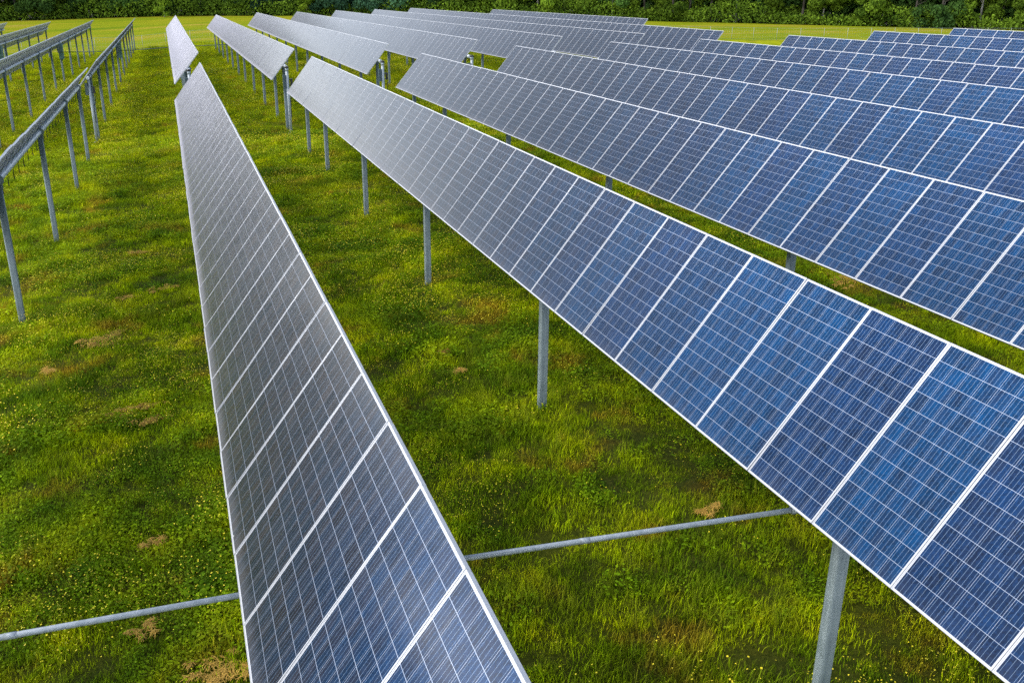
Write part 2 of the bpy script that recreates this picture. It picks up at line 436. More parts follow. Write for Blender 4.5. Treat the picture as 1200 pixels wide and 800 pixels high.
def scatter(name, zones, protos, smin, smax, label, dens_fn=None, extra=None):
    """points carry scale, spin and kind; geometry nodes put a tuft on each point"""
    P = []
    for (x0, x1, y0, y1, dens) in zones:
        n = int((x1-x0)*(y1-y0)*dens)
        x = rng.uniform(x0, x1, n); y = rng.uniform(y0, y1, n)
        keep = (x > -.33*y-7) & (x < 1.15*y+9)
        if dens_fn is not None: keep &= rng.random(n) < dens_fn(x, y)
        P.append(np.stack([x[keep], y[keep]], 1))
    if extra is not None: P.append(extra)
    P = np.concatenate(P); z = ground_z(P[:, 0], P[:, 1])
    me = bpy.data.meshes.new(name); me.vertices.add(len(P))
    me.vertices.foreach_set('co', np.stack([P[:, 0], P[:, 1], z-.01], 1).astype(np.float32).ravel())
    dist = np.hypot(P[:, 0], P[:, 1])
    s = rng.uniform(smin, smax, len(P))*(.62+.8*vnoise(P[:, 0], P[:, 1], 1.1, 12))*(1+np.clip((dist-20)/70, 0, 1.2))
    for an, vals in (('tscale', s), ('spin', rng.uniform(0, 6.283, len(P)))):
        a = me.attributes.new(an, 'FLOAT', 'POINT'); a.data.foreach_set('value', vals.astype(np.float32))
    a = me.attributes.new('pick', 'INT', 'POINT'); a.data.foreach_set('value', rng.integers(0, len(protos), len(P)).astype(np.int32))
    o = link(name, me)
    ng = bpy.data.node_groups.new(name+'_scatter', 'GeometryNodeTree')
    ng.interface.new_socket('Geometry', in_out='INPUT', socket_type='NodeSocketGeometry')
    ng.interface.new_socket('Geometry', in_out='OUTPUT', socket_type='NodeSocketGeometry')
    N = ng.nodes; L = ng.links
    gi = N.new('NodeGroupInput'); go = N.new('NodeGroupOutput')
    def attr(nm, ty):
        nd = N.new('GeometryNodeInputNamedAttribute'); nd.data_type = ty; nd.inputs[0].default_value = nm; return nd.outputs[0]
    jo = N.new('GeometryNodeJoinGeometry')
    g2i = N.new('GeometryNodeGeometryToInstance')
    for pm in reversed(protos):
        po = bpy.data.objects.new(pm.name, pm)
        oi = N.new('GeometryNodeObjectInfo'); oi.inputs['Object'].default_value = po; oi.inputs['As Instance'].default_value = True
        L.new(oi.outputs['Geometry'], g2i.inputs[0])
    iop = N.new('GeometryNodeInstanceOnPoints')
    L.new(gi.outputs[0], iop.inputs['Points']); L.new(g2i.outputs[0], iop.inputs['Instance'])
    iop.inputs['Pick Instance'].default_value = True
    L.new(attr('pick', 'INT'), iop.inputs['Instance Index'])
    cx = N.new('ShaderNodeCombineXYZ'); L.new(attr('spin', 'FLOAT'), cx.inputs[2]); L.new(cx.outputs[0], iop.inputs['Rotation'])
    L.new(attr('tscale', 'FLOAT'), iop.inputs['Scale'])
    L.new(iop.outputs[0], go.inputs[0])
    md = o.modifiers.new('scatter', 'NODES'); md.node_group = ng
    return tag(o, label, kind='stuff')

grass_protos = [tuft_mesh('grass_tuft', 64, .04, .15, .0075, .20, M['blade'], .75) for _ in range(4)]
tall_protos = [tuft_mesh('tall_tuft', 26, .12, .32, .006, .14, M['tall'], .7) for _ in range(3)]
clover_protos = [clover_mesh('leaf_clump', 120, .24, M['clover']) for _ in range(3)]
flower_protos = [flower_mesh('flower_clump', 13, .34) for _ in range(4)]
Z_NEAR = [(-11, 22, 3, 26, 32), (-17, 32, 26, 50, 20), (-26, 44, 50, 95, 7), (-45, 62, 95, 145, 2.5)]
def k(z, f): return [(a, b_, c, d, e*f) for a, b_, c, d, e in z]
scatter('grass', Z_NEAR, grass_protos, .8, 1.35, 'short meadow grass covering the ground between the rows')
scatter('broadleaf_weeds', k(Z_NEAR, .5), clover_protos, .8, 1.5, 'darker clover and broad leaved weeds in the meadow',
        lambda x, y: np.clip((vnoise(x, y, .5, 9)-.35)*2.2, 0.05, 1))
scatter('wildflowers', [(-11, 22, 3, 26, 13), (-17, 32, 26, 50, 13), (-26, 44, 50, 95, 7)], flower_protos, .8, 1.25, 'tiny yellow buttercup flowers dotted over the meadow',
        lambda x, y: np.clip((vnoise(x, y, .35, 5)*.55+vnoise(x, y, 1.3, 6)*.45-.45)*3.8, 0.012, 1))

# ------------------------------------------------------------------ panels, posts, tubes (one of each kind)
PW, PL, PITCH = .999, 1.956, 1.005
hx, hy = PW/2, PL/2
def panel_slab(mb):
    """glass with cells on top, backsheet below: 6 mm laminate held in the frame"""
    k = len(mb.v); x, y = hx-.009, hy-.009
    for z in (-.003, -.009):
        mb.v += [(-x, -y, z), (x, -y, z), (x, y, z), (-x, y, z)]
    mb.face((k, k+1, k+2, k+3), 0); mb.face((k+7, k+6, k+5, k+4), 1)
    for i in range(4):
        j = (i+1) % 4; mb.face((k+i, k+4+i, k+4+j, k+j), 1)
def panel_frame(mb, mi=0):
    d = -.044; lip = .010
    mb.box(-hx, -hx+lip, -hy, hy, d, 0, mi); mb.box(hx-lip, hx, -hy, hy, d, 0, mi)
    mb.box(-hx+lip, hx-lip, -hy, -hy+lip, d, 0, mi); mb.box(-hx+lip, hx-lip, hy-lip, hy, d, 0, mi)
    # hat rails that carry the module on the torque tube
    for sx in (-1, 1):
        mb.box(sx*.42-.02, sx*.42+.02, -.32, .32, -.068, d-.001, mi)
def junction(mb, mi, mj):
    """junction box and its two drooping leads on the back"""
    mb.box(-.06, .06, .62, .72, -.032, -.0095, mi)
    for q in (-1, 1):
        mb.path([Vector((q*.05, .66, -.03)), Vector((q*.20, .63, -.045)), Vector((q*.44, .655, -.045))], [.004]*3, 5, mi)
    pts = [Vector((.0, .64, -.03)), Vector((.10, .10, -.14)), Vector((.25, -.18, -.22)), Vector((.27, -.34, -.33)), Vector((.33, -.40, -.40))]
    mb.path(pts, [.005, .005, .006, .013, .012], 5, mi)
mb = MB(); panel_slab(mb); ME_PANEL = mb.mesh('solar_panel', [M['cells'], M['back']])
mb = MB(); panel_frame(mb); ME_FRAME = mb.mesh('panel_frame', [M['alu']])
mb = MB(); junction(mb, 0, 0); ME_JUNC = mb.mesh('junction_box', [M['black']])
mb = MB(); panel_slab(mb); panel_frame(mb, 2); ME_PANEL_FAR = mb.mesh('solar_panel', [M['cells'], M['back'], M['alu']])
mb = MB(); panel_slab(mb); panel_frame(mb, 2); junction(mb, 3, 3); ME_PANEL_BACK = mb.mesh('solar_panel', [M['cells'], M['back'], M['alu'], M['black']])
def h_post_mesh(h):
    """roll-formed lipped channel 165 x 125 mm, open side to the back, origin at the ground, h up to the tube axis"""
    mb = MB(); z0 = -.4; zt = h-.10; w_, d_, r, th = .076, .060, .026, .005
    out = [(.03, d_), (w_-r, d_)]
    for k in range(5): t = PI/2*(1-k/4); out.append((w_-r+r*math.cos(t), d_-r+r*math.sin(t)))
    for k in range(5): t = -PI/2*k/4; out.append((w_-r+r*math.cos(t), -d_+r+r*math.sin(t)))
    for k in range(5): t = -PI/2-PI/2*k/4; out.append((-w_+r+r*math.cos(t), -d_+r+r*math.sin(t)))
    for k in range(5): t = PI-PI/2*k/4; out.append((-w_+r+r*math.cos(t), d_-r+r*math.sin(t)))
    out += [(-w_+r, d_), (-.03, d_)]
    n = len(out); q = len(mb.v)
    inn = [(x*(1-th/w_), y*(1-th/d_)) for x, y in out]
    for z in (z0, zt):
        mb.v += [(x, y, z) for x, y in out]
    for z in (z0, zt):
        mb.v += [(x, y, z) for x, y in inn]
    for i in range(n-1):
        mb.face((q+i+1, q+i, q+n+i, q+n+i+1), 0, True)
        mb.face((q+2*n+i, q+2*n+i+1, q+3*n+i+1, q+3*n+i), 0, True)
        mb.face((q+n+i+1, q+n+i, q+3*n+i, q+3*n+i+1), 0)
    for i in (0, n-1):
        f = (q+i, q+n+i, q+3*n+i, q+2*n+i); mb.face(f, 0)
    return mb.mesh('post', [M['post']])
def bearing_mesh(tr):
    mb = MB(); n = 16
    mb.tube((0, -.05, 0), (0, .05, 0), tr+.035, tr+.035, n)
    mb.tube((0, -.065, 0), (0, -.05, 0), tr+.055, tr+.055, n); mb.tube((0, .05, 0), (0, .065, 0), tr+.055, tr+.055, n)
    mb.box(-.095, .095, -.05, .05, -.20, -.07)
    return mb.mesh('bearing', [M['post']])
TR = .080
ME_BEAR = bearing_mesh(TR)
POST_CACHE = {}
def post_mesh(h):
    kq = round(h*20)/20
    if kq not in POST_CACHE: POST_CACHE[kq] = h_post_mesh(kq)
    return POST_CACHE[kq]

FEET = []
def tracker(x, z0, slope, tilt, ynear, yfar, posts, label, detail, drive_y=None, cover=False):
    """one single-axis tracker section: z0 + slope*y is the height of the panel plane's centre line (from the camera)"""
    t = R(tilt); dirz = math.atan(slope)
    ox, oz = .150*math.sin(t), -.150*math.cos(t)        # tube axis behind the panels
    y0 = yfar
    root = empty('solar_tracker', (x+ox, y0, ZC+z0+slope*y0+oz), label, 'solar tracker', 'rows of tracking solar panels across the meadow')
    base = root.location
    # torque tube
    mb = MB(); L = yfar-ynear
    mb.tube((0, .25, .25*slope), (0, -L-.25, (-L-.25)*slope), TR, TR, 14)
    yy = -5.0
    while yy > -L:
        mb.tube((0, yy, yy*slope), (0, yy-.16, (yy-.16)*slope), TR+.010, TR+.010, 14); yy -= 10.05
    link('torque_tube', mb.mesh('torque_tube', [M['tube']]), root)
    n = int(round(L/PITCH))
    Rm = Matrix.Rotation(dirz, 4, 'X') @ Matrix.Rotation(-t, 4, 'Y')
    for i in range(n):
        yc = -(i+.5)*PITCH
        jit = Matrix.Rotation(random.gauss(0, R(.14)), 4, 'X') @ Matrix.Rotation(random.gauss(0, R(.24)), 4, 'Y')
        me = {'near': ME_PANEL, 'far': ME_PANEL_FAR, 'back': ME_PANEL_BACK, 'nearback': ME_PANEL}[detail]
        p = link('solar_panel', me, root)
        p.matrix_local = Matrix.Translation((-ox, yc, yc*slope-oz)) @ Rm @ jit @ Matrix.Rotation(R(-90), 4, 'Z')
        if detail in ('near', 'nearback'): link('panel_frame', ME_FRAME, p)
        if detail == 'nearback': link('junction_box', ME_JUNC, p)
    for yp in posts:
        if yp < ynear-.3 or yp > yfar+.3: continue
        FEET.append((x+ox, yp)); gzv = gz(x+ox, yp); top = base.z+(yp-y0)*slope
        po = link('post', post_mesh(top-gzv), root, (0, yp-y0, gzv-base.z))
        link('bearing', ME_BEAR, po, (0, 0, top-gzv))
    if drive_y is not None:
        yl = drive_y-y0
        mb = MB(); mb.tube((-.02, yl-.14, yl*slope), (-.02, yl+.14, yl*slope), .105, .105, 18)
        mb.box(-.14, .14, yl-.10, yl+.10, yl*slope-.62, yl*slope-.12)
        mb.tube((0, yl-.2, yl*slope-.70), (0, yl+.2, yl*slope-.70), .10, .10, 12)
        link('drive_gear', mb.mesh('drive_gear', [M['post']]), root)
    if cover:
        yl = drive_y-y0+1.2
        mb = MB(); mb.box(-.10, .22, yl-.55, yl+.55, yl*slope-1.35, yl*slope-.12); mb.box(-.13, .25, yl-.58, yl+.58, yl*slope-.12, yl*slope-.08)
        for q in (-.3, .3): mb.tube((.06, yl+q, yl*slope-1.5), (.06, yl+q, yl*slope-1.352), .03, .03, 8)
        link('inverter_box', mb.mesh('inverter_box', [M['teal']]), root)
    return root

PN = [-1.7, 6.2, 14.05, 22.0, 29.95, 37.9, 43.1]
PF = [51.2, 56.0, 63.2, 70.7, 78.4, 85.4, 92.6, 100.0, 107.5, 115.0, 122.6, 130.0, 137.2]
XR = {'A': .70, 'B': 5.47, 'C': 10.37, 'D': 15.24, 'E': 20.1, 'F': 24.97, 'G': 29.83, 'H': 34.7, 'I': 39.5}
# near sections
tracker(.67, -3.795, .0036, 52.6, 43.455-45*PITCH, 43.455, PN, 'narrow dull grey tracker row seen steeply, running up from the bottom edge', 'near', 6.5)
tracker(XR['B'], -3.55, .0018, 52.2, 44.005-45*PITCH, 44.005, PN, 'large blue tracker row filling the lower right corner, above a thick post', 'near', 6.2)
tracker(XR['C'], -3.385, .0010, 50.3, 43.58-41*PITCH, 43.58, PN, 'blue tracker row directly behind the large lower right one, across a thin strip of grass', 'near', 6.2)
tracker(XR['D'], -3.16, .0014, 50.5, 44.3-39*PITCH, 44.3, PN, 'second blue tracker row behind the large lower right one, its base hidden', 'near', 6.2)
tracker(XR['E'], -2.95, .0005, 50.5, 44.0-35*PITCH, 44.0, PN, 'third blue tracker row behind the large lower right one', 'near')
tracker(XR['F'], -2.83, .0004, 50.5, 43.7-31*PITCH, 43.7, PN, 'fourth blue tracker row behind the large lower right one', 'near')
tracker(XR['G'], -2.66, .0008, 50.5, 43.2-27*PITCH, 43.2, PN, 'fifth blue tracker row back at the right, its far corner beside the grassy gap', 'near')
tracker(XR['H'], -2.43, .0005, 50.5, 42.6-22*PITCH, 42.6, PN, 'sixth blue tracker row back, second shortest of those at the right edge', 'near')
tracker(XR['I'], -2.28, .0003, 50.5, 42.1-18*PITCH, 42.1, PN, 'backmost and shortest blue tracker row in view at the right edge below the trees', 'near')
# far sections beyond the cross aisle
tracker(.80, -3.60, .0002, 50, 50.4, 50.4+75*PITCH, PF, 'far pale grey tracker row standing straight beyond the end of the narrow grey row', 'far', 88)
tracker(XR['B'], -3.47, 0, 50.5, 50.4, 50.4+74*PITCH, PF, 'far pale tracker row above the meadow with its posts showing, right of the straight one', 'far', 88)
tracker(XR['C'], -3.31, .0006, 50.8, 50.5, 50.5+75*PITCH, PF, 'far pale tracker row second right of the straight far one', 'far', 88)
tracker(XR['D'], -3.09, -.0002, 50.5, 50.5, 50.5+75*PITCH, PF, 'far pale tracker row third right of the straight far one', 'far', 88)
tracker(XR['E'], -2.94, 0, 50.5, 50.3, 50.3+75*PITCH, PF, 'far pale tracker row fourth right of the straight far one', 'far')
tracker(XR['F'], -2.80, 0, 50.5, 49.9, 49.9+75*PITCH, PF, 'far grey blue tracker row fifth right of the straight far one', 'far')
tracker(XR['G'], -2.68, .0004, 50.5, 49.5, 49.5+76*PITCH, PF, 'far grey blue tracker row sixth right of the straight far one, ending by the fence', 'far')
tracker(XR['H'], -2.50, .0004, 50.5, 68.5, 68.5+38*PITCH, PF, 'short backmost far tracker row close under the trees at top centre', 'far')
# rows at the left, seen from behind
PL1 = [8.6, 16.6, 24.6, 33.2, 42.0, 48.9]
tracker(-4.2, -4.08, -.0022, 52, 49.4-45*PITCH, 49.4, PL1, 'nearest left tracker row seen from behind, its pale tube leaving the left edge', 'nearback', 6.7)
tracker(-4.2, -4.24, -.0008, 52, 55.6, 55.6+88*PITCH, [57.0, 64.3, 73.0, 82.0, 91.0, 99.5, 108, 116.5, 125, 134, 143], 'far part of the nearest left row, thin from behind above a tight line of posts', 'back', 94, True)
tracker(-9.06, -4.24, -.0014, 51, 55.0, 55.0+82*PITCH, [56.5, 62.0, 70.4, 79.0, 87.6, 95, 104, 112.8, 121, 129.6, 136.6], 'second left tracker row seen from behind, long grey underside above a row of posts', 'back', 94, True)
tracker(-13.9, -4.45, -.001, 51, 56.0, 56.0+79*PITCH, [57, 65, 73.5, 82, 90.5, 99, 107.5, 116, 124.5, 133], 'third left tracker row seen from behind, cut by the left edge of the picture', 'back', 94, True)
tracker(-18.8, -4.60, -.0007, 51, 90.0, 90.0+45*PITCH, [91, 99, 107.5, 116, 124.5, 133], 'fourth left tracker row, only its far tip showing at the top left edge', 'back')

scatter('tall_grass', k(Z_NEAR, .35), tall_protos, .7, 1.2, 'taller thin seed grass standing out of the meadow',
        lambda x, y: np.clip((vnoise(x, y, .45, 3)-.42)*3.2, 0.02, 1), extra=np.concatenate([np.array(FEET)[:, None, :]+rng.normal(0, .16, (len(FEET), 9, 2))]).reshape(-1, 2))

# drive shafts that link the rows
def shaft(xa, ya, za, xb, yb, zb, label, mat='pole'):
    mb = MB(); a = Vector((xa, ya, ZC+za)); b_ = Vector((xb, yb, ZC+zb)); c = (a+b_)/2
    mb.tube(a-c, b_-c, .026, .026, 12)
    d = (b_-a).normalized()
    mb.tube(a-c, a-c+d*.18, .042, .042, 12); mb.tube(b_-c-d*.18, b_-c, .042, .042, 12)
    mb.tube(-d*.05, d*.05, .029, .029, 12)
    o = link('drive_shaft', mb.mesh('drive_shaft', [M[mat]]), None, c)
    tag(o, label, 'drive shaft', 'steel drive shafts linking the rows')
shaft(-4.1, 7.52, -5.07, .66, 7.10, -4.84, 'thin galvanised drive pipe over the grass at the bottom left corner')
shaft(.92, 7.09, -4.83, 5.40, 6.52, -4.65, 'thin galvanised drive pipe between the narrow grey row and the large blue row')
shaft(-8.9, 94, -5.2, -4.3, 92, -5.05, 'far drive pipe between the second and the nearest left rows', 'box')
shaft(-4.0, 92, -5.04, .80, 90, -4.62, 'far drive pipe between the nearest left row and the straight far row', 'box')
shaft(1.05, 90, -4.6, 5.5, 88, -4.35, 'far drive pipe right of the straight far row', 'box')

# control poles in the cross aisle
def control_pole(x, y, zt, label, boxed=True):
    h0 = gz(x, y); H = ZC+zt-h0
    root = empty('control_pole', (x, y, h0), label, 'control pole', 'galvanised poles at the row ends')
    mb = MB(); mb.tube((0, 0, -.3), (0, 0, H), .072, .072, 14); mb.tube((0, 0, H-.12), (0, 0, H+.02), .085, .085, 14)
    link('pole', mb.mesh('pole', [M['pole']]), root)
    mb = MB()
    for i in range(2): mb.tube((0, 0, -.1+.1*i), (0, 0, 0+.07*i), .26-.06*i, .24-.08*i, 18)
    link('concrete_foot', mb.mesh('concrete_foot', [M['concrete']]), root)
    if boxed:
        mb = MB(); mb.box(-.22, -.075, -.06, .10, H-.92, H-.34); mb.box(-.232, -.06, -.072, .112, H-.34, H-.315)
        mb.box(-.075, .25, .103, .125, H-.84, H-.80); mb.box(-.075, .25, .103, .125, H-.56, H-.52)
        link('control_box', mb.mesh('control_box', [M['box']]), root)
        mb = MB(); mb.box(.15, .25, -.03, .10, H-.85, H-.50)
        mb.path([Vector((.24, .02, H-.95)), Vector((.22, .02, H-1.3)), Vector((.09, .0, H-1.5)), Vector((.085, 0, H-2.4))], [.018]*4, 6)
        link('switch_box', mb.mesh('switch_box', [M['black']]), root)
        mb = MB(); mb.tube((0, -.0, H+.02), (0, 0, H+.10), .11, .09, 12)
        link('pole_cap', mb.mesh('pole_cap', [M['black']]), root)
control_pole(-4.1, 55.9, -4.36, 'bright pole with pale concrete foot at the joint of the nearest left row')
control_pole(.90, 50.0, -3.72, 'pole with dark box between the narrow grey row and the straight far row')
control_pole(5.56, 49.6, -3.62, 'bright pole with dark box right of the leading corner of the second far row')
control_pole(10.46, 49.7, -3.42, 'bright pole with dark box under the near corner of the third far row')
control_pole(15.33, 49.8, -3.2, 'bright pole with dark box under the near corner of the fourth far row')

# ------------------------------------------------------------------ hay clumps left by the mower
def straw_mesh(seed, w, d, h, n):
    rs = random.Random(seed); V = []; F = []
    for i in range(n):
        if i % 22 == 0: lx, ly, lr = rs.gauss(0, w*.30), rs.gauss(0, d*.30), rs.uniform(.12, .42)
        a = rs.random()*2*PI; r = math.sqrt(rs.random())
        x, y = lx+r*math.cos(a)*w/2*lr, ly+r*math.sin(a)*d/2*lr
        z = h*lr*1.4*(1-r*r)*rs.uniform(.3, 1.05)+.035
        th = rs.gauss(lx*14+ly*9, 1.1); L = rs.uniform(.06, .17); tz = rs.uniform(-.18, .2)*L
        dx, dy = math.cos(th)*L/2, math.sin(th)*L/2; wd = rs.uniform(.0025, .005); px, py = -math.sin(th)*wd, math.cos(th)*wd
        q = len(V)
        V += [(x-dx+px, y-dy+py, max(.01, z-tz)), (x-dx-px, y-dy-py, max(.01, z-tz)), (x-px, y-py, z+.03), (x+px, y+py, z+.03),
              (x+dx-px, y+dy-py, max(.01, z+tz)), (x+dx+px, y+dy+py, max(.01, z+tz))]
        F += [(q, q+1, q+2, q+3), (q+3, q+2, q+4, q+5)]
    return np_mesh('hay_clump', np.array(V), F, [M['straw']])
HAY = [
 (-2.08, 22.06, 1.0, .6, .2, 'largest hay heap left of the narrow grey row, lying alone near the left posts'),
 (-3.15, 20.88, .36, .3, 1, 'small hay tuft at the far left, left of and below the large heap'),
 (-1.53, 17.59, .42, .42, 2, 'rounded pale hay clump, left one of three close together'),
 (-1.06, 17.78, .5, .3, .3, 'flat hay clump, upper right one of three close together'),
 (-1.07, 17.06, .55, .3, .5, 'thin curved hay clump, lower right one of three close together'),
 (-.93, 12.7, .28, .26, .8, 'small orange hay clump halfway between the three clumps and the drive pipe'),
 (-1.07, 10.62, .38, .24, .4, 'hay clump just below the left drive pipe'),
 (-.22, 9.39, .75, .5, .2, 'golden hay heap at the bottom edge touching the narrow grey row'),
 (-.80, 25.34, .6, .35, .4, 'hay clump beside the middle of the narrow grey row on its left'),
 (-1.61, 25.2, .42, .25, .1, 'thin hay streak left of the clump beside the narrow grey row'),
 (-1.42, 29.89, .55, .3, .3, 'farthest hay clump to the left of the narrow grey row'),
 (4.75, 16.21, .26, .2, .5, 'little hay clump above and left of the middle post of the large blue row'),
 (4.71, 17.38, .24, .18, 1.5, 'smallest hay speck right of the narrow grey row, behind the other little one'),
 (6.41, 9.87, .36, .22, .2, 'hay clump just above the right drive pipe beside the large blue row'),
 (3.48, 28.7, .42, .25, .9, 'dark hay clump by a far post of the large blue row'),
 (14.94, 17.98, 1.0, .5, .9, 'brownish hay patch in the strip behind the large blue row')]
for i, (hx_, hy_, w, d, rz, lab) in enumerate(HAY):
    o = link('hay_clump', straw_mesh(100+i, w, d, .03+.035*w, int(900*w*d+130)), None, (hx_, hy_, gz(hx_, hy_)+.015)); o.rotation_euler.z = rz
    tag(o, lab, 'hay clump', 'dry hay clumps on the grass')

# ------------------------------------------------------------------ wire fence beyond the rows
FP = [(-60, 152), (-25, 150), (0, 147), (30, 139), (60, 131), (82, 125), (105, 117), (140, 104)]
def fence(pts, label):
    root = empty('wire_fence', (pts[0][0], pts[0][1], gz(*pts[0])), label, 'fence')
    b0 = root.location
    P = []
    for (x0, y0), (x1, y1) in zip(pts[:-1], pts[1:]):
        n = max(1, round(math.hypot(x1-x0, y1-y0)/3.3))
        for i in range(n): P.append((x0+(x1-x0)*i/n, y0+(y1-y0)*i/n))
    P.append(pts[-1])
    mb = MB(); mb.tube((0, 0, -.2), (0, 0, 1.75), .026, .026, 8); pm = mb.mesh('post', [M['wire']])
    for x, y in P: link('post', pm, root, (x-b0.x, y-b0.y, gz(x, y)-b0.z))
    mb = MB()
    for (xa, ya), (xb, yb) in zip(P[:-1], P[1:]):
        za, zb = gz(xa, ya), gz(xb, yb)
        for h, r in ((1.7, .014), (1.3, .005), (.9, .005), (.5, .005), (.12, .008)):
            mb.tube((xa-b0.x, ya-b0.y, za+h-b0.z), (xb-b0.x, yb-b0.y, zb+h-b0.z), r, r, 5, 0, False)
        L = math.hypot(xb-xa, yb-ya); nw = int(L/.33)
        for i in range(1, nw):
            t = i/nw; x, y, z = xa+(xb-xa)*t-b0.x, ya+(yb-ya)*t-b0.y, za+(zb-za)*t-b0.z
            mb.tube((x, y, z+.12), (x, y, z+1.7), .004, .004, 3, 0, False)
    link('wire_mesh', mb.mesh('wire_mesh', [M['wire']]), root)
fence(FP, 'thin grey wire fence with slim posts along the field beyond the rows')

# ------------------------------------------------------------------ woodland edge
def crown_mesh(name, seed, rad, h, base, n, mat, leaf):
    """leaf clumps spread through lobes: uneven outline with gaps"""
    rs = np.random.default_rng(seed)
    lobes = []
    for i in range(22):
        zz = base+(h-base)*rs.random()**.9
        u = (zz-base)/(h-base); env = rad*(1.0-.72*max(0, u-.35)/.65)*(.75+.25*min(1, u/.12))
        a = rs.random()*2*PI; r = env*rs.uniform(.35, 1.0)
        lobes.append((r*math.cos(a), r*math.sin(a), zz, rad*rs.uniform(.22, .42), rs.random()))
    lobes = np.array(lobes)
    pick = rs.integers(0, len(lobes), n); L = lobes[pick]
    d = rs.normal(size=(n, 3)); d /= np.linalg.norm(d, axis=1)[:, None]
    rr = L[:, 3]*(rs.random(n)**.33)
    c = L[:, :3]+d*rr[:, None]*np.array([1, 1, .75])
    c[:, 2] = np.maximum(c[:, 2], .15)
    nrm = d*.7+rs.normal(size=(n, 3))*.6+np.array([0, 0, .35]); nrm /= np.linalg.norm(nrm, axis=1)[:, None]
    ref = rs.normal(size=(n, 3)); u = np.cross(nrm, ref); u /= np.linalg.norm(u, axis=1)[:, None]; w = np.cross(nrm, u)
    sz = leaf*rs.uniform(.55, 1.4, n)[:, None]
    V = np.stack([c+u*sz, c+w*sz*.65, c-u*sz*.9, c-w*sz*.65], 1).reshape(-1, 3)
    F = np.arange(4*n).reshape(n, 4)
    sh = np.clip(L[:, 4]*.65+rs.random(n)*.4, 0, 1)
    return np_mesh(name, V, F, [mat], np.repeat(sh, 4))
def trunk_mesh(seed, h, r, mat):
    rs = random.Random(seed); mb = MB(); p = [Vector((0, 0, -.4))]; rad = [r*1.25]
    for i in range(1, 7):
        t = i/6; p.append(Vector((rs.uniform(-.25, .25)*t, rs.uniform(-.25, .25)*t, h*.85*t))); rad.append(r*(1-.8*t))
    mb.path(p, rad, 9)
    for i in range(7):
        z = rs.uniform(.22, .75); a = rs.random()*2*PI; c = Vector((0, 0, h*.85*z)); L = h*rs.uniform(.14, .26)
        e = c+Vector((math.cos(a)*L, math.sin(a)*L, L*.7)); m_ = (c+e)/2+Vector((0, 0, -.2))
        mb.path([c, m_, e], [r*.42*(1-z*.5), r*.28, r*.08], 6)
    return mb.mesh('trunk', [mat])
KINDS = {   # name: (crown mats, count, labels)
    'dark': ('leaf_dark', 'dark green broadleaf tree in the far wood edge'),
    'mid': ('leaf_mid', 'mid green broadleaf tree in the wood edge'),
    'light': ('leaf_light', 'bright yellow green young tree in front of the wood'),
    'blue': ('leaf_hazed', 'bluish green tree in the hazy middle of the wood edge'),
}
CROWNS = {}
for kk, (mk, lab) in KINDS.items():
    CROWNS[kk] = []
    for s in range(3):
        H = {'light': 7.5}.get(kk, 15+2.2*s); rad = {'light': 2.6}.get(kk, 4.4+.5*s)
        CROWNS[kk].append((crown_mesh('crown', 300+s+len(kk)*17, rad, H, (.3, .8)[kk == 'dark'], 9000 if kk != 'light' else 2600, M[mk], .30 if kk != 'light' else .22),
                           trunk_mesh(500+s+len(kk), H, .24 if kk != 'light' else .10, M['bark' if s else 'pale_bark'])))
def place_tree(kk, s, x, y, scale, rz, label, group):
    root = empty('broadleaf_tree', (x, y, gz(x, y)), label, 'tree', group)
    root.rotation_euler.z = rz; root.scale = (scale,)*3
    cm, tm = CROWNS[kk][s]
    t = link('trunk', tm, root); link('crown', cm, root)
seg = np.hypot(*np.diff(TREE, axis=0).T); cum = np.concatenate([[0], np.cumsum(seg)])
s_ = 120.0
rt = random.Random(5)
while s_ < cum[-1]-110:
    x = float(np.interp(s_, cum, TREE[:, 0])); y = float(np.interp(s_, cum, TREE[:, 1]))
    x += rt.uniform(-1.2, 1.2); y += rt.uniform(.5, 4.5)
    if x < 10: kk, lab = rt.choice([('dark', 0), ('dark', 0), ('mid', 0)])
    elif x < 55: kk, lab = rt.choice([('blue', 0), ('blue', 0), ('mid', 0)])
    else: kk, lab = rt.choice([('mid', 0), ('mid', 0), ('dark', 0)])
    part = 'left' if x < 10 else ('middle' if x < 55 else 'right')
    lb = {'dark': 'dark green broadleaf tree in the %s part of the wood edge', 'mid': 'mid green leafy tree in the %s part of the wood edge',
          'blue': 'bluish green tree in the %s part of the wood edge'}[kk] % {'left': 'left, farther', 'middle': 'middle, hazy', 'right': 'right, nearer'}[part]
    place_tree(kk, rt.randrange(3), x, y, rt.uniform(.85, 1.2), rt.random()*6.28, lb, 'trees along the front of the wood')
    s_ += rt.uniform(4.2, 6.2)
place_tree('light', 0, 0.3, 224, .95, 1.0, 'small bright green tree in front of the dark wood, above the straight far row', 'trees along the front of the wood')
place_tree('light', 1, 30, 221, .9, 2.0, 'bright green young tree where the wood looks hazy behind the far pale rows', 'trees along the front of the wood')
